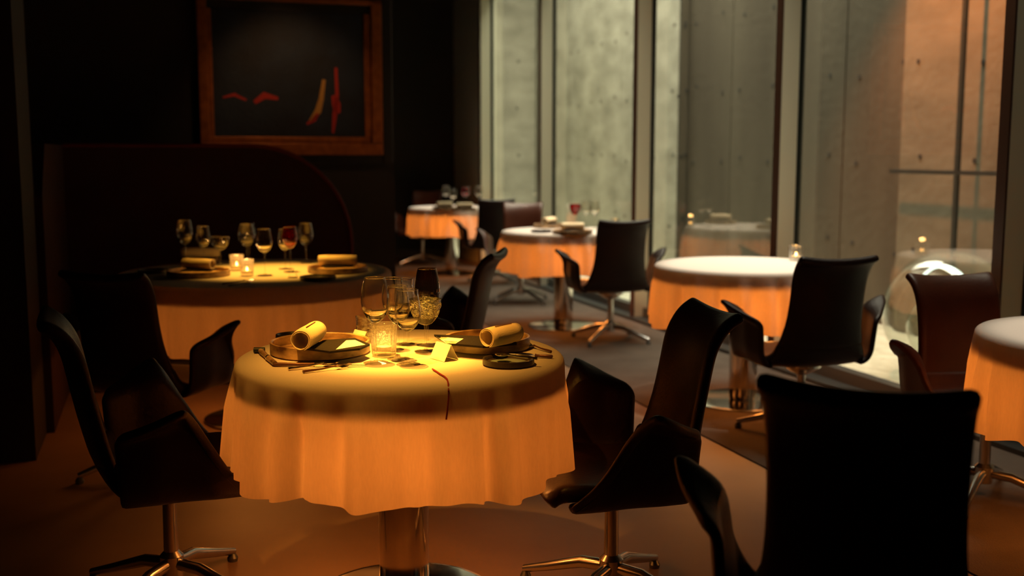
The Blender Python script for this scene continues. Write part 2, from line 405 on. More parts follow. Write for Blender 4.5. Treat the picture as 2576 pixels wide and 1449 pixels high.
# painting hangs on it
def pp(px, py, d=0.0): return hit_s(px, py, sP - d)
fr = empty('painting', pp(740, 300), 0, 'large framed dark blue painting with red and ochre strokes on the dark wall', 'painting')
def rel(root, pts): return [p - root.location for p in pts]
xl, xr, yb = 500, 986, 410
top_z = pp(740, 20).z
def bar(name, m, x0, x1, y0, y1, d0, d1, ztop0=None, ztop1=None):
    # bar spans columns x0..x1 and rows y0..y1 of the picture plane
    a = so(pp(x0, HOR)); b = so(pp(x1, HOR)); zt = ztop0 if ztop0 else pp((x0 + x1) / 2, y0).z; zb = pp((x0 + x1) / 2, y1).z
    mb = MB().box(W(sP - (d0 + d1) / 2, (a[1] + b[1]) / 2, (zt + zb) / 2) - fr.location, (b[1] - a[1], d1 - d0, zt - zb), RW)
    return mb.build(name, m, fr, False, mods=(('bevel', .006),))
ztp = pp(740, 30).z
bar('backing', 'black', xl, xr, 0, 412, .001, .03, ztop0=ztp + .16)
bar('outer_frame', 'black', 962, 986, 0, 412, .03, .05, ztop0=ztp + .16)
bar('frame_rail', 'gold', 505, 960, 360, 390, .03, .075)
bar('frame_rail', 'gold', 528, 930, 344, 359, .03, .055)
bar('frame_stile', 'gold', 505, 530, 0, 360, .03, .075, ztop0=ztp + .10)
bar('frame_stile', 'gold', 934, 960, 0, 360, .03, .075, ztop0=ztp + .10)
bar('inner_stile', 'gold', 530, 541, 0, 345, .03, .055, ztop0=ztp)
bar('inner_stile', 'gold', 917, 933, 0, 345, .03, .055, ztop0=ztp)
b = bar('frame_rail', 'gold', 505, 960, 0, 8, .03, .075, ztop0=ztp + .10)
bar('canvas', 'canvas', 540, 918, 0, 345, .03, .04, ztop0=ztp)
def stroke(pts, m, w):
    P = [pp(x, y, .042) for x, y in pts]; n = len(P); L = []; R = []
    for i, p in enumerate(P):
        t = (P[min(i + 1, n - 1)] - P[max(i - 1, 0)]).normalized(); sd = t.cross(AW).normalized() * w * (1 - .5 * abs(2 * i / (n - 1) - 1)) * random.uniform(.7, 1.2)
        L.append(p + sd); R.append(p - sd)
    MB().quadbox([q - fr.location for q in L + R[::-1]], AW, .003).build('paint_stroke', m, fr, False)
stroke([(815, 200), (808, 250), (800, 280), (780, 305)], 'pyel', .028)
stroke([(800, 285), (790, 300), (772, 312)], 'pred', .02)
stroke([(845, 170), (848, 240), (842, 290), (838, 335)], 'pred', .022)
stroke([(838, 240), (846, 262), (850, 285)], 'pred', .035)
stroke([(560, 245), (590, 238), (620, 252)], 'pred', .015)
stroke([(640, 258), (665, 240), (700, 248)], 'pred', .025)
lamp('picture_light', 'SPOT', hit_s(735, 160, sP - .8) + Vector((0, 0, .6)), 11, (1, .5, .2), .05, to=pp(735, 330), angle=85, blend=.8)

# booth with a rounded high back
sb0 = so(atY(700, HOR, 6.75))[0]
def bp2(px, py): return hit_s(px, py, sb0)
bth = empty('booth', Vector((bp2(520, HOR).x, bp2(520, HOR).y, 0)), 0, 'high dark red booth with rounded end behind the left laid table', 'booth')
zT = bp2(500, 366).z
oL, oR = so(bp2(158, HOR))[1], so(bp2(880, HOR))[1]
rad = .62
outl = [(oL, 0), (oL, zT)] + [(oR - rad + rad * math.sin(a), zT - rad + rad * math.cos(a)) for a in [PI / 2 * k / 12 for k in range(13)]] + [(oR, 0)]
MB().quadbox([W(sb0, o_, z_) - bth.location for o_, z_ in outl], AW, .10).build('back_panel', 'booth', bth, False)
MB().tube([W(sb0 - .004, o_, z_) - bth.location for o_, z_ in outl[1:]], .012, 8).build('piping', 'piping', bth)
out2 = [(0, 0), (0, zT), (-1.1, zT), (-1.35, zT - .25), (-1.35, 0)]
MB().quadbox([W(sb0 + a_, oL - .1, z_) - bth.location for a_, z_ in out2], OUT, .10).build('side_panel', 'booth', bth, False)
MB().box(W(sb0 - .28, (oL + oR) / 2, .30) - bth.location, (oR - oL - .1, .5, .28), RW).build('seat', 'booth', bth, True, mods=(('bevel', .04),))
MB().box(W(sb0 - .28, (oL + oR) / 2, .08) - bth.location, (oR - oL - .16, .4, .16), RW).build('plinth', 'black', bth, False)
# pillar at the left edge
q = atY(48, HOR, 4.6); ps, po = so(q)
wbox('trim_2', 'panel', ps, ps + .5, po - .6, po, 0, H)

# ---------------------------------------------------------------- tables
TOPZ = .75
def cloth_fn(r0, drop, seed, ph=0, flare=.016, nf=(9, 14, 5)):
    rr = random.Random(seed); phs = [rr.uniform(0, 6.28) for _ in range(6)]
    creases = [(rr.uniform(0, 6.28), rr.choice((-1, 1)) * rr.uniform(.010, .020), rr.uniform(.02, .05)) for _ in range(22)]
    def fold(th):
        w_ = .5 * math.cos(nf[0] * th + phs[0] + .6 * math.sin(2 * th + phs[3])) + .3 * math.cos(nf[1] * th + phs[1] + .8 * math.sin(3 * th)) + .35 * math.cos(nf[2] * th + phs[2])
        return w_
    def f(th, k):                       # k: 0..1 top disc, 1..2 shoulder, 2..3 skirt
        if k <= 1: return Vector((r0 * k * math.cos(th), r0 * k * math.sin(th), TOPZ + .003))
        if k <= 2:
            a = (k - 1) * PI / 2; rd = .018
            r = r0 + rd * math.sin(a); z = TOPZ + .003 - rd * (1 - math.cos(a))
            return Vector((r * math.cos(th), r * math.sin(th), z))
        q = k - 2
        corner = max(0, math.cos(4 * (th - ph))) ** 2
        dz = (drop + .018 * corner + .006 * fold(th * 1.3 + 1)) * q
        cr = sum(h_ * math.exp(-((math.remainder(th - t_, 2 * PI)) / w_) ** 2) for t_, h_, w_ in creases)
        fine = .015 * math.sin(19 * th + 2 * math.sin(5 * th + phs[4])) + .006 * math.sin(33 * th + 1.5 * math.sin(7 * th + phs[5]))
        r = r0 + .018 + flare * q ** .8 + .018 * fold(th) * (q ** 1.1) + .008 * corner * q + (cr + fine) * min(1, q * 2.5)
        return Vector((r * math.cos(th), r * math.sin(th), TOPZ - .015 - dz))
    return f
TAB = {}
def table(key, c, r0, label, clabel, drop=.285, seed=1, ph=.4, lampP=1.0, nm='round_table'):
    zf = .0065 if so(c)[1] - .28 > cb else 0.0
    t = empty(nm, (c.x, c.y, 0), 0, label, 'table', 'round restaurant tables')
    rt = r0 - .006
    MB().lathe([(0, TOPZ - .03), (rt, TOPZ - .03), (rt + .004, TOPZ - .015), (rt, TOPZ - .001), (0, TOPZ - .001)], 48).build('tabletop', 'wood', t)
    MB().lathe([(rt - .055, TOPZ - .090), (rt - .035, TOPZ - .090), (rt - .035, TOPZ - .031), (rt - .055, TOPZ - .031), (rt - .055, TOPZ - .090)], 48).build('apron', 'wood', t)
    MB().lathe([(0, .018), (.07, .018), (.075, .05), (.075, TOPZ - .05), (.11, TOPZ - .034), (0, TOPZ - .034)], 28).build('pedestal', 'chrome', t)
    MB().lathe([(0, zf), (.27, zf), (.275, .012), (.25, .018), (0, .020)], 40).build('base_plate', 'chrome', t)
    for k in range(3):
        a = -PI / 2 + k * 2 * PI / 3
        p = Vector((.17 * math.cos(a), .17 * math.sin(a), .60))
        MB().lathe([(.018 * math.sin(PI * j / 8), -.018 * math.cos(PI * j / 8)) for j in range(9)], 12).build('bulb', 'bulb', t, loc=p)
        MB().tube([(0, 0, .016), (0, 0, .118)], .012, 10).build('lamp_holder', 'rail', t, loc=p)
        q = Vector((.215 * math.cos(a), .215 * math.sin(a), .585))
        lamp('table_lamp', 'POINT', Vector((c.x, c.y, 0)) + q, 3.4 * lampP, (1.0, .30, .045), .05)
    f = cloth_fn(r0, drop, seed, ph)
    NT = 420; ks = [0, .5, .8, .95, 1] + [1 + j / 4 for j in range(1, 5)] + [2 + j / 22 for j in range(1, 23)]
    vs = []; fs = []
    for k in ks:
        for j in range(NT): vs.append(f(2 * PI * j / NT, k))
    for a_ in range(len(ks) - 1):
        for j in range(NT):
            j2 = (j + 1) % NT
            if a_ == 0: fs.append((j, NT + j, NT + j2)) if False else fs.append((a_ * NT + j, (a_ + 1) * NT + j, (a_ + 1) * NT + j2, a_ * NT + j2))
            else: fs.append((a_ * NT + j, (a_ + 1) * NT + j, (a_ + 1) * NT + j2, a_ * NT + j2))
    me = bpy.data.meshes.new('tablecloth'); me.from_pydata(vs, [], fs)
    bm = bmesh.new(); bm.from_mesh(me); bmesh.ops.remove_doubles(bm, verts=bm.verts, dist=1e-5)
    bmesh.ops.recalc_face_normals(bm, faces=bm.faces); bm.to_mesh(me); bm.free()
    me.materials.append(M['cloth']); me.shade_smooth()
    o = bpy.data.objects.new('tablecloth', me); COL.objects.link(o); o.location = (c.x, c.y, 0)
    tag(o, clabel, 'tablecloth')
    TAB[key] = (c, r0, o, f)
    return t
ZC = TOPZ + .003
T1 = at(1010, 893, ZC); T2 = at(643, 684, ZC); T3 = at(1136, 521, ZC); T4 = at(1418, 580, ZC); T5 = at(1876, 665, ZC); T6 = at(2862, 846, ZC)
table('1', T1, .462, 'round table nearest the camera, laid with glasses and two plates', 'white cloth glowing orange below, on the nearest laid table', seed=3, ph=.75, drop=.285, lampP=1.1)
table('2', T2, .66, 'larger round laid table at left before the booth', 'wide pale cloth on the larger laid table before the booth', drop=.295, seed=8, ph=.2, lampP=.85)
table('3', T3, .46, 'farthest round table, by the dark back wall', 'glowing cloth on the farthest table by the back wall', seed=11, ph=.5, lampP=1.5)
table('4', T4, .465, 'laid round table between the farthest table and bare window table', 'glowing cloth on the laid table halfway along the windows', seed=15, ph=.9, lampP=1.4)
table('5', T5, .47, 'round window table bare but for one candle glass', 'white-topped orange cloth on the table with one candle', seed=21, ph=.3, lampP=1.5)
table('6', T6, .47, 'bare round table cut by the right edge of the picture', 'orange cloth on the bare table at the right edge', seed=29, ph=.1, lampP=1.3)

# ceiling spots over the tables
lamp('spot_front_glasses', 'SPOT', T1 + Vector((-.22, .14, 2.3)), 1050, (1.0, .48, .045), .03, to=T1 + Vector((-.01, .0, 0)), angle=17, blend=1.0)
lamp('spot_front_table', 'SPOT', T1 + Vector((-.45, -.65, 2.2)), 450, (1.0, .41, .05), .035, to=T1 + Vector((-.02, -.02, 0)), angle=27, blend=1.0)
lamp('spot_left_table', 'SPOT', T2 + Vector((.05, .15, 2.3)), 720, (1.0, .46, .05), .035, to=T2 + Vector((.08, .04, 0)), angle=25, blend=1.0)
for T_, P_ in ((T3, 330), (T4, 420), (T5, 440), (T6, 260)):
    lamp('spot_window_table', 'SPOT', T_ + Vector((.1, .1, 2.4)), P_, (1.0, .86, .66), .06, to=T_, angle=24, blend=.35)

# ---------------------------------------------------------------- chairs
def chair_proto():
    r = empty('tulip_chair', (0, 0, 0))
    spine = crspline([(0, .235, .372), (0, .205, .394), (0, .10, .390), (0, -.03, .374), (0, -.13, .382), (0, -.190, .450), (0, -.222, .56),
                      (0, -.245, .67), (0, -.266, .775), (0, -.295, .838), (0, -.335, .872)], 31)
    wid = crspline([(.235, 0, 0), (.25, 0, 0), (.262, 0, 0), (.262, 0, 0), (.250, 0, 0), (.215, 0, 0), (.188, 0, 0), (.180, 0, 0), (.182, 0, 0), (.186, 0, 0), (.192, 0, 0)], 31)
    def sheet(i0, i1):
        n = i1 - i0 + 1
        def fn(u, v):
            i = i0 + round(v * (n - 1)); p = spine[i]; t = (spine[min(i + 1, 30)] - spine[max(i - 1, 0)]).normalized()
            nr = Vector((0, t.z, -t.y)) ; nr = nr if (nr.z > 0 or nr.y > 0) else -nr
            if i > 14: nr = Vector((0, abs(t.z), -t.y * (1 if t.z > 0 else -1)))
            x = (2 * u - 1); w_ = wid[i].x
            lift = .036 * abs(x) ** 2.2 * (1 - .5 * max(0, i - 24) / 6) if i > 14 else .018 * abs(x) ** 2.5
            return Vector((x * w_, p.y, p.z)) + nr * lift
        return fn, n
    fn, n = sheet(0, 16); MB().grid(fn, 13, n).build('seat', 'leather', r, mods=(('solid', .05, -.3), ('sub', 1)))
    fn, n = sheet(15, 30); MB().grid(fn, 13, n).build('backrest', 'leather', r, mods=(('solid', .034, 0), ('sub', 1)))
    prof = crspline([(0, 0, 0), (.40, 0, .05), (.66, 0, .22), (.74, 0, .50), (.80, 0, .80), (.86, 0, .95), (1.0, 0, 1.0)], 14)
    top = crspline([(.295, 0, .600), (.318, 0, .618), (.345, 0, .642), (.360, 0, .652), (.345, 0, .565), (.305, 0, .460), (.262, 0, .395)], 15)
    for sgn in (-1, 1):
        def fn(u, v):
            p = prof[round(u * 13)]; q = top[round(v * 14)]; y = -.150 + .345 * v
            k = max(0, (u - .80) / .20)                      # flared lip, widest at its front tip
            lip = (.018 + .075 * min(1, v / .46)) * max(0, 1 - max(0, v - .46) / .16) * k
            return Vector((sgn * (.215 + (min(q.x, .335) - .215) * p.x + lip), y - .02 * u * (1 - v) + .02 * k * (v < .5), .375 + (q.z - .020 - .375) * p.z + lip * .38))
        MB().grid(fn, 14, 15).build('armrest', 'leather', r, mods=(('solid', .026, 0), ('sub', 1)))
    MB().lathe([(0, .065), (.034, .065), (.036, .13), (.022, .145), (.020, .30), (.05, .315), (.09, .340), (.09, .352), (0, .352)], 20).build('column', 'aluminium', r)
    for k in range(4):
        a = PI / 4 + k * PI / 2; d = Vector((math.cos(a), math.sin(a), 0))
        l = MB().tube([d * .02 + Vector((0, 0, .105)), d * .10 + Vector((0, 0, .10)), d * .22 + Vector((0, 0, .06)), d * .31 + Vector((0, 0, .032))], [.019, .019, .015, .012], 10).build('leg', 'aluminium', r)
        MB().lathe([(0, 0), (.016, 0), (.018, .012), (.010, .026), (0, .03)], 12).build('glide', 'rail', l, loc=d * .305)
    return r
proto = chair_proto()
def chair(p, heading, label, first=False, m=None, zs=1.0, sx=1.0):
    o = proto if first else copy_tree(proto)
    o.location = (p[0], p[1], .006 if so(Vector((p[0], p[1], 0)))[1] > cb else 0)
    o.rotation_euler.z = math.radians(heading)     # 0 faces +Y, positive turns left
    o.scale = (sx, sx, zs)
    tag(o, label, 'chair', 'tulip chairs around the tables')
    if m:
        for ch in o.children:
            if ch.name.split('.')[0] in ('seat', 'backrest', 'armrest'):
                ch.data = ch.data.copy(); ch.data.materials[0] = M[m]
    return o
def gx(px, Y): return ((px - CX) / F * Y, Y)
def seat_at(px, py, heading, label, Z=None, **k):   # placed by the middle of the top edge of the backrest
    Z = Z or (EYE - .88) * F / (py - HOR); a = math.radians(heading)
    chair(((px - CX) / F * Z - .31 * math.sin(a), Z + .31 * math.cos(a)), heading, label, **k)
seat_at(1800, 779, 102, 'dark leather tulip chair at right side of the nearest laid table', first=True)
seat_at(106, 800, -66, 'dark leather tulip chair at left side of the nearest laid table')
seat_at(2190, 985, -23, 'black tulip chair seen from behind in the right foreground, largest in view', Z=1.70, zs=1.09, sx=.93)
seat_at(2114, 653, 12, 'dark tulip chair seen from behind at the table with one candle')
seat_at(2395, 690, -171, 'brown leather tulip chair facing the camera beside the right edge table', Z=4.38, m='brown_leather', zs=.955)
seat_at(1572, 557, 12, 'dark tulip chair seen from behind at the halfway window table')
seat_at(1250, 503, 10, 'dark tulip chair seen from behind before the farthest table')
seat_at(1316, 512, 176, 'brown tulip chair facing the camera behind the halfway window table', m='brown_leather')
seat_at(1078, 475, 170, 'brown tulip chair against the back wall behind the farthest table', Z=13.3, m='brown_leather')
seat_at(1252, 635, 80, 'dark tulip chair in side view behind the nearest table glasses')
seat_at(250, 689, -14, 'dark tulip chair with its back to us at the booth table')

# ---------------------------------------------------------------- table ware
def glass_parts(root, h, rb, rr_, bh, rf, m='glass', coupe=False, seg=32):
    zb = h - bh
    if coupe: pr = [(.004, zb), (rb * .45, zb + bh * .10), (rb * .78, zb + bh * .38), (rb * .95, zb + bh * .70), (rr_, h)]
    else: pr = [(.004, zb), (rb * .42, zb + bh * .05), (rb * .80, zb + bh * .20), (rb, zb + bh * .42), (rb * .97, zb + bh * .62), (rb * .86, zb + bh * .84), (rr_, h)]
    sp = [(p.x, p.z) for p in crspline([(a, 0, b) for a, b in pr], 18)]
    inner = [(max(a - .0011, .0005), b + (.001 if i else .002)) for i, (a, b) in enumerate(sp)][::-1]
    MB().lathe(sp + [(rr_ - .0004, h + .0007)] + inner, seg).build('bowl', m, root)
    nb = next(i for i, q in enumerate(sp) if q[1] > zb + bh * .30)
    zt_ = sp[nb][1]
    MB().lathe([(a + .0002, b - .0004) for a, b in sp[:nb + 1]] + [(sp[nb][0] * .93, zt_ - bh * .05), (sp[nb][0] * .78, zt_ - bh * .11), (sp[nb][0] * .45, zt_ - bh * .18), (0, zt_ - bh * .20)], seg).build('bowl_bottom', 'solid_glass', root)
    MB().lathe([(.0042, .004), (.0032, .02), (.0030, zb * .5), (.0036, zb * .9), (.0055, zb + .001)], 14).build('stem', 'glass', root)
    MB().lathe([(0, .0), (rf, .0), (rf, .0012), (rf * .5, .0028), (.006, .0055), (.004, .009)], seg).build('foot', 'glass', root)
    MB().tube([(rr_ * math.cos(2 * PI * k / 40), rr_ * math.sin(2 * PI * k / 40), h) for k in range(41)], .0009, 6, False).build('rim', 'rimglass', root)
M['rimglass'] = clear('rim_glass', (.85, .82, .78), .35, .6, 2.0, .08)
def glass(px, py, h, rb, rr_, bh, label, rf=.034, m='glass', coupe=False, cat='wine glass', group=None, nm='wine_glass'):
    p = at(px, py, ZC + .001)
    o = empty(nm, p, 0, label, cat, group)
    glass_parts(o, h, rb, rr_, bh, rf, m, coupe); return o
G = 'glasses on the nearest laid table'
glass(946, 913, .243, .040, .029, .128, 'big-bowled wine glass at left of the nearest table cluster', .036, group=G)
glass(1027, 917, .212, .0365, .030, .118, 'foremost white wine glass at centre of the nearest table', .034, group=G)
glass(1003, 903, .212, .034, .029, .112, 'wine glass just behind and left of the foremost glass', .033, group=G)
glass(990, 880, .218, .033, .029, .115, 'rearmost slim wine glass with darker bowl in the cluster', .032, group=G)
glass(1018, 866, .205, .031, .028, .112, 'slim wine glass between foremost glass and tall dark glass', .032, group=G)
glass(1076, 868, .238, .0395, .029, .125, 'tall dark wine glass at back right of the cluster', .035, group=G, m='smoke')  if False else None
M['smoke'] = clear('smoked_glass', (.50, .42, .36), .05, .9, 3.0, .02, edge=(.22, .16, .12))
glass(1076, 868, .238, .0395, .029, .125, 'tall smoky wine glass at back right of the cluster', .035, group=G, m='smoke')
cp = glass(1071, 884, .158, .048, .0475, .078, 'etched coupe glass with scrollwork at right of the cluster', .034, m='etched', coupe=True, cat='coupe glass', group=G, nm='coupe_glass')
# scrollwork lines raised on the coupe bowl
rr = random.Random(5); sw = MB()
for k in range(90):
    th = rr.uniform(0, 2 * PI); t = rr.uniform(.30, .93); h_ = .08 + .078 * t
    def rad_at(t): return .048 * (0.45 + .55 * min(1, (max(t, .02)) ** .55)) * 1.0
    pts = []
    for j in range(7):
        a = j / 6 * 2 * PI * rr.choice((.6, .8)); q = .0045
        tt = min(.97, max(.2, t + math.sin(a) * .05)); z = .08 + .078 * tt
        # radius of coupe profile by linear interpolation
        pr = [(0, .004), (.10, .0216), (.38, .03744), (.70, .0456), (1, .0475)]
        for u in range(4):
            if pr[u][0] <= tt <= pr[u + 1][0]:
                rad_ = pr[u][1] + (pr[u + 1][1] - pr[u][1]) * (tt - pr[u][0]) / (pr[u + 1][0] - pr[u][0])
        r_ = rad_ + .0012
        pts.append((r_ * math.cos(th + math.cos(a) * q / r_), r_ * math.sin(th + math.cos(a) * q / r_), z))
    sw.tube(pts, .00055, 5)
o = sw.build('scrollwork', 'frost', cp); tag(o, kind='stuff')

def tumbler(px, py, r, h, label, nm='tumbler', ribs=24, group=None, m='thick_glass', candle=False, cat='tumbler', z=ZC + .001, lit=0, glow=0):
    o = empty(nm, at(px, py, z), 0, label, cat, group)
    mb = MB(); seg = ribs * 4; prof = [(0, 0), (r * .78, 0), (r * .84, .004), (r * .90, h * .35), (r, h), (r - .003, h), (r * .86, h * .35), (r * .78, .014), (0, .014)]
    vs = []; fs = []; n = len(prof)
    for j in range(seg):
        a = 2 * PI * j / seg; k = 1 + .035 * (1 - 2 * abs(math.sin(ribs * a / 2)))
        for i, (rr_, z_) in enumerate(prof):
            kk = k if i in (2, 3) or (i == 4 and False) else 1
            vs.append((rr_ * kk * math.cos(a), rr_ * kk * math.sin(a), z_))
    for j in range(seg):
        k2 = (j + 1) % seg
        fs += [(j * n + i, k2 * n + i, k2 * n + i + 1, j * n + i + 1) for i in range(n - 1)]
    mb.add(vs, fs).build('cup', m, o)
    if candle:
        MB().lathe([(0, .015), (r * .6, .015), (r * .6, h * .30), (.004, h * .29), (0, h * .28)], 20).build('candle', 'wax', o)
        MB().lathe([(0, h * .30), (.005, h * .36), (.0045, h * .44), (0, h * .56)], 10).build('flame', 'flame', o)
    if glow:
        MB().lathe([(0, .015), (r * .55, .015), (r * .55, .026), (0, .026)], 20).build('tea_light', 'wax', o)
        lamp('tea_light_glow', 'POINT', o.location + Vector((0, 0, .045)), glow, (1, .55, .12), .012)
    if lit:
        lamp('candle_light', 'POINT', o.location + Vector((0, 0, h + .012)), lit, (1, .52, .16), .012)
    return o
tumbler(966, 893, .0405, .094, 'ribbed tumbler glowing yellow under the big wine glass', group=G, ribs=22, m='lit_glass', glow=.16)
tumbler(916, 858, .026, .080, 'small cut crystal candle holder behind the tumbler', 'candle_holder', group=G, ribs=9, cat='candle holder')

def tray(px, py, r, h, label, m='horn', nm='plate', cat='plate', z=ZC + .001, mi=None, seg=56):
    o = empty(nm, at(px, py, z), 0, label, cat)
    MB().lathe([(0, 0), (r - .006, 0), (r, .004), (r - .0005, h), (r - .005, h + .0008), (r - .008, h - .002), (r - .010, .009), (r - .02, .006)], seg).build('rim_wall', m, o)
    MB().lathe([(0, .0055), (r - .018, .0055), (r - .018, .0065), (0, .0075)], seg).build('well', mi or m, o)
    return o
def roll(p0, p1, r, label, nm='napkin_roll'):
    ctr = (p0 + p1) / 2; o = empty(nm, ctr, 0, label, 'napkin')
    ax = (p1 - p0).normalized(); up = Vector((0, 0, 1)); sx = ax.cross(up).normalized(); uz = sx.cross(ax)
    def pt(a, t, rad): return p0 + (p1 - p0) * t + (sx * math.cos(a) + uz * math.sin(a)) * rad - ctr
    mb = MB(); N = 30; ts = [0, .02, .25, .5, .75, .98, 1]
    def fn(u, v):                       # spiral sheet, one and a half turns
        a = -1.2 + u * 2 * PI * 1.6; rad = r - .006 * u - (.0015 if v in (0, 1) else 0) + .0006 * math.sin(7 * v + 3 * a)
        return pt(a, v, rad)
    mb.grid(fn, 54, 7).build('roll_cloth', 'linen', o, mods=(('solid', .0022, 0),), fixn=False)
    mb = MB()
    for t0 in (0,):
        pts = [pt(1.35, .22 + .55 * k / 10, r + .0016) for k in range(11)]
        mb.tube(pts, .0012, 6)
    mb.build('seam', 'stitch', o)
    return o
def flat(corners, z, t, name, m, label=None, cat=None, parent=None, off=None):
    P = [at(x, y, z) for x, y in corners]
    c = sum(P, Vector()) / len(P)
    base = parent.location if parent else c
    o = MB().quadbox([p - base for p in P], (0, 0, 1), t).build(name, m, parent, False)
    if not parent: o.location = c
    if label: tag(o, label, cat)
    return o
# left setting of the front table
tray(806, 886, .147, .036, 'marbled horn-brown rimmed plate at left of the nearest table')
tray(735, 851, .052, .014, 'small black dish half hidden behind the left plate', 'dark_dish', 'side_dish', 'dish')
fo = flat([(768, 880), (815, 860), (893, 855), (930, 870), (905, 881), (830, 889)], .789, .006, 'menu_folder', 'dark_leather', 'dark leather folder lying across the left plate under napkin', 'folder')
c_ = flat([(845, 880), (871, 857), (893, 856), (919, 868)], .7955, .0012, 'card', 'paper', 'cream place card tucked in the left dark folder', 'card')
pA, pB = at(755, 857, .824), at(801, 828, .824)
roll(pA, pA + (pB - pA).normalized() * .180, .0305, 'rolled cream napkin with stitched seam on the left plate')
# right setting
tray(1226, 874, .130, .036, 'marbled horn-brown rimmed plate at right of the nearest table')
flat([(1092, 846), (1128, 868), (1215, 876), (1300, 868), (1295, 855), (1200, 850)], .789, .006, 'menu_folder', 'dark_leather', 'dark leather folder on the right plate beneath the napkin', 'folder')
c_ = flat([(1097, 847), (1122, 864), (1146, 865), (1166, 853)], .7955, .0012, 'card', 'paper', 'cream printed card tucked in the right dark folder', 'card')
for k in range(3):
    flat([(1116 + k * 3, 857.0 + k * 2.2), (1150 - k * 2, 859.0 + k * 1.8), (1150 - k * 2, 859.9 + k * 1.8), (1116 + k * 3, 857.9 + k * 2.2)], .7968, .0003, 'print_line', 'print', parent=c_)
pA = at(1224, 850, .822)
roll(pA, pA + Vector((.085, .105, 0)), .0290, 'rolled tan napkin with open end toward us on right plate')
tray(1279, 917, .073, .018, 'small dark round dish with pale green inside at right of nearest table', 'dark_dish', 'butter_dish', 'dish', mi='glaze')

def cutlery(p0, p1, kind, label, m='steel', z=None, hr=.0042, nm=None):
    o = empty(nm or kind, p0, 0, label, kind)
    d = p1 - p0; L = d.length; ax = d.normalized(); sd = ax.cross(Vector((0, 0, 1))).normalized()
    P = lambda t, s, h: ax * (L * t) + sd * s + Vector((0, 0, h))
    if kind == 'knife':
        MB().tube([P(0, 0, .006), P(.03, 0, .006), P(.25, 0, .006), P(.40, 0, .006), P(.43, 0, .006)], [.004, .0055, .0048, .0042, .0058], 10).build('handle', 'dark_handle', o)
        MB().add([P(.43, -.004, .005), P(.43, .005, .005), P(.8, .007, .004), P(.97, .002, .003), P(1, -.004, .003),
                  P(.43, -.004, .0065), P(.43, .005, .0065), P(.8, .007, .005), P(.97, .002, .004), P(1, -.004, .004)],
                 [(0, 1, 2, 3, 4), (9, 8, 7, 6, 5), (0, 5, 6, 1), (1, 6, 7, 2), (2, 7, 8, 3), (3, 8, 9, 4), (4, 9, 5, 0)]).build('blade', 'steel', o, False)
    else:
        MB().tube([P(0, 0, .004), P(.05, 0, .005), P(.4, 0, .006), P(.62, 0, .009), P(.70, 0, .010)], [.0045, .004, .0026, .0022, .003], 8).build('handle', 'dark_handle' if kind == 'fork' else 'steel', o)
        if kind == 'fork':
            mb = MB(); mb.add([P(.68, -.003, .010), P(.68, .003, .010), P(.78, .011, .005), P(.78, -.011, .005), P(.68, -.003, .0115), P(.68, .003, .0115), P(.78, .011, .0065), P(.78, -.011, .0065)],
                              [(0, 1, 2, 3), (7, 6, 5, 4), (0, 4, 5, 1), (1, 5, 6, 2), (2, 6, 7, 3), (3, 7, 4, 0)]).build('fork_neck', 'steel', o)
            for k in range(4):
                s_ = -.0095 + k * .00633
                MB().tube([P(.77, s_, .0055), P(.88, s_, .006), P(1, s_, .013)], [.0018, .0016, .0008], 6).build('tine', 'steel', o)
        else:
            def fn(u, v):
                a = u * 2 * PI; r_ = v
                return P(.84 + .16 * r_ * math.cos(a), .017 * r_ * math.sin(a), .004 + .006 * r_ * r_)
            MB().grid(fn, 21, 6).build('spoon_bowl', 'steel', o, mods=(('solid', .001, 0),))
    return o
M['dark_handle'] = mat('dark_handle', (0.12, 0.045, 0.022), 0.3, 0.3)
Zt = ZC + .001
cutlery(at(690, 922, Zt), at(925, 922, Zt), 'knife', 'dark-handled knife in front of the left plate')
cutlery(at(725, 932, Zt), at(852, 918, Zt), 'spoon', 'steel spoon between knife and fork at left front')
cutlery(at(762, 939, Zt), at(882, 925, Zt), 'fork', 'steel fork nearest the table edge at left front')
def rest(p0, p1, label):
    o = empty('knife_rest', p0, 0, label, 'knife rest'); d = p1 - p0
    MB().tube([d * 0 + Vector((0, 0, .0085)), d * .12 + Vector((0, 0, .0085)), d * .5 + Vector((0, 0, .0075)), d * .55 + Vector((0, 0, .0075)), d + Vector((0, 0, .0085))], [.0065, .0085, .0072, .0082, .0072], 12).build('rod', 'horn', o)
    MB().tube([d * .55 + Vector((0, 0, .0078)), d * .6 + Vector((0, 0, .0078))], .009, 12).build('collar', 'chrome', o)
    MB().tube([d * -.02 + Vector((-.018, 0, .009)), d * .0 + Vector((.012, .004, .009))], .0085, 10).build('end_cap', 'gasket', o)
rest(at(655, 889, Zt), at(692, 922, Zt), 'horn and black cutlery rest at the left edge of the nearest table')
cutlery(at(1390, 902, Zt), at(1290, 896, Zt), 'knife', 'dark-handled knife behind the small dish at right')
cutlery(at(1386, 888, Zt), at(1325, 872, Zt), 'fork', 'dark-handled fork beside the right plate at table edge')
cutlery(at(1352, 906, Zt + .019), at(1245, 899, Zt + .019), 'spoon', 'thin steel spoon resting across the small dark dish')

def tent(px, py, L, wd, hh, ang, label, z=ZC + .001):
    o = empty('place_card', at(px, py, z), math.radians(ang), label, 'card')
    for sgn in (-1, 1):
        P = [(-L / 2, sgn * wd / 2, 0), (L / 2, sgn * wd / 2, 0), (L / 2, 0, hh), (-L / 2, 0, hh)]
        n = Vector((0, sgn * hh, wd / 2)).normalized()
        MB().quadbox(P, n, .0008).build('card_face', 'paper', o, False)
    return o
tent(1117, 903, .075, .048, .046, -52, 'folded yellow-lit tent card in front of the right plate')
tent(908, 862, .065, .040, .038, -48, 'folded tent card behind the left plate folder')

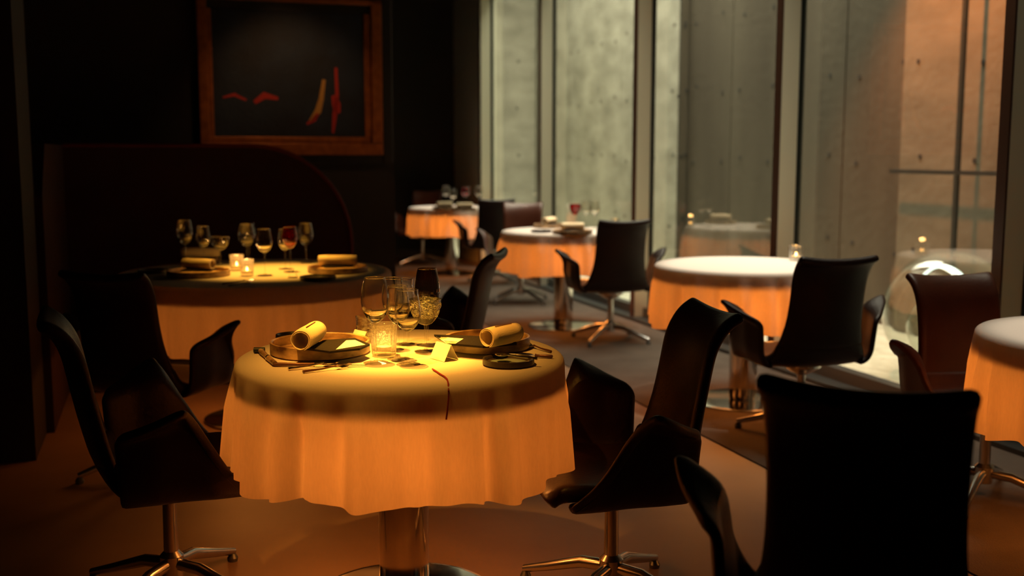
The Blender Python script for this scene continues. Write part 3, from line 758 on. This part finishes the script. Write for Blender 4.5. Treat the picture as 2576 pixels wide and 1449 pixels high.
# dark red cord over the table edge
cloth1 = TAB['1'][2]
bv = BVHTree.FromPolygons([v.co + Vector(cloth1.location) for v in cloth1.data.vertices], [tuple(p.vertices) for p in cloth1.data.polygons])
def cast(px, py, off):
    h_, n_, _, _ = bv.ray_cast(Vector((0, 0, EYE)), ray(px, py).normalized())
    if n_.dot(ray(px, py)) > 0: n_ = -n_
    return h_ + n_ * off
cd = [cast(x, y, .0040) for x, y in [(1088, 932), (1098, 938), (1108, 945), (1118, 951), (1125, 958), (1127.5, 968), (1127.5, 985), (1127, 1005), (1125, 1030), (1122, 1055)]]
o = MB().tube([p - cd[0] for p in cd], .0022, 8).build('red_cord', 'red_cord', None, loc=cd[0])
tag(o, 'thin dark red cord lying on cloth and hanging over its front edge', 'cord')

# ---------------------------------------------------------------- left laid table
G2 = 'glasses on the booth table'
glass(468, 676, .250, .042, .031, .125, 'leftmost tall wine glass on the booth table', .034, group=G2)
glass(514, 680, .225, .036, .029, .11, 'wine glass second from left on the booth table', .034, group=G2)
glass(556, 676, .165, .050, .049, .07, 'wide shallow coupe lit from below on the booth table', .034, coupe=True, cat='coupe glass', group=G2, nm='coupe_glass')
glass(622, 668, .220, .045, .034, .12, 'front wine glass above the candles on the booth table', .034, group=G2)
glass(628, 650, .195, .040, .032, .11, 'wine glass hidden behind the candle glasses at booth table', .034, group=G2)
glass(667, 692, .225, .040, .031, .115, 'wine glass standing alone at centre of booth table', .034, group=G2)
glass(718, 676, .205, .036, .030, .11, 'clear wine glass just left of the red glass', .034, group=G2)
glass(731, 683, .225, .038, .032, .11, 'red-bowled goblet on the booth table', .034, m='red_glass', group=G2, nm='goblet', cat='goblet')
glass(770, 661, .215, .042, .032, .12, 'rightmost wine glass on the booth table', .034, group=G2)
tumbler(596, 680, .036, .080, 'left ribbed candle glass glowing on the booth table', 'candle_glass', cat='candle glass', ribs=16, candle=True, lit=.28, m='lit_glass')
tumbler(622, 694, .034, .082, 'right ribbed candle glass glowing on the booth table', 'candle_glass', cat='candle glass', ribs=16, candle=True, lit=.28, m='lit_glass')
def setting(px, py, r, words, rollang, rl=.17, z=ZC + .001):
    fs_ = min(1, r / .13)
    p = at(px, py, z)
    tray(px, py, r, .028, 'brown rimmed plate ' + words)
    d = Vector((math.cos(math.radians(rollang)), math.sin(math.radians(rollang)), 0)) * rl / 2
    c = p + Vector((0, 0, .072 - .0275 + .014))
    fol = MB().box((0, 0, 0), (.15 * fs_, .10 * fs_, .006)).build('menu_folder', 'dark_leather', None, False, loc=p + Vector((0, 0, .0195 + .008)), rz=math.radians(rollang + 20))
    tag(fol, 'dark leather folder under the napkin ' + words, 'folder')
    roll(c - d, c + d, .026, 'rolled napkin on the plate ' + words)
setting(500, 693, .15, 'at the front left of the booth table', -22)
setting(505, 662, .095, 'at the far side of the booth table', 3, .20)
setting(850, 683, .15, 'at the right end of the booth table', 2, .19)
tray(800, 703, .085, .016, 'small dark dish before the right plate on booth table', 'dark_dish', 'side_dish', 'dish')
tray(385, 686, .075, .016, 'small dark dish at the left end of booth table', 'dark_dish', 'side_dish', 'dish')
tent(737, 697, .06, .045, .045, -80, 'tiny tent card beside the stem of the red goblet')
cutlery(at(560, 716, Zt), at(640, 708, Zt), 'fork', 'steel fork at the front edge of booth table')
cutlery(at(575, 722, Zt), at(632, 716, Zt), 'spoon', 'steel spoon beside the fork on booth table')

# ---------------------------------------------------------------- halfway window table
G4 = 'glasses on the halfway window table'
glass(1447, 567, .175, .050, .049, .09, 'red coupe on the halfway window table', m='red_glass', coupe=True, cat='coupe glass', group=G4, nm='coupe_glass')
glass(1474, 573, .21, .034, .028, .11, 'clear wine glass right of the red coupe', group=G4)
glass(1496, 576, .22, .036, .030, .11, 'clear wine glass farthest right on the halfway window table', group=G4)
tumbler(1547, 575, .036, .08, 'small candle glass at right end of halfway window table', 'candle_glass', cat='candle glass', ribs=12, candle=True, lit=.12)
setting(1382, 572, .13, 'at the left of the halfway window table', 60)
setting(1440, 588, .15, 'at the front of the halfway window table', 6)
tray(1362, 584, .08, .016, 'small dark dish near left edge of halfway window table', 'dark_dish', 'side_dish', 'dish')
# farthest table
G3 = 'glasses on the farthest table'
glass(1172, 520, .215, .050, .046, .10, 'red goblet on the farthest table', m='red_glass', group=G3, nm='goblet', cat='goblet')
glass(1122, 519, .23, .045, .034, .12, 'left clear wine glass on the farthest table', group=G3)
glass(1140, 522, .20, .040, .032, .11, 'clear wine glass left of the red goblet on farthest table', group=G3)
glass(1205, 520, .23, .045, .034, .12, 'clear wine glass right of the red goblet on farthest table', group=G3)
setting(1118, 527, .13, 'at the left of the farthest table', 10)
setting(1168, 530, .13, 'at the front of the farthest table', 4)
# bare window table
tumbler(2002, 655, .042, .085, 'clear glass holding a lit candle on the bare window table', 'candle_glass', cat='candle glass', ribs=12, candle=True, lit=.2)
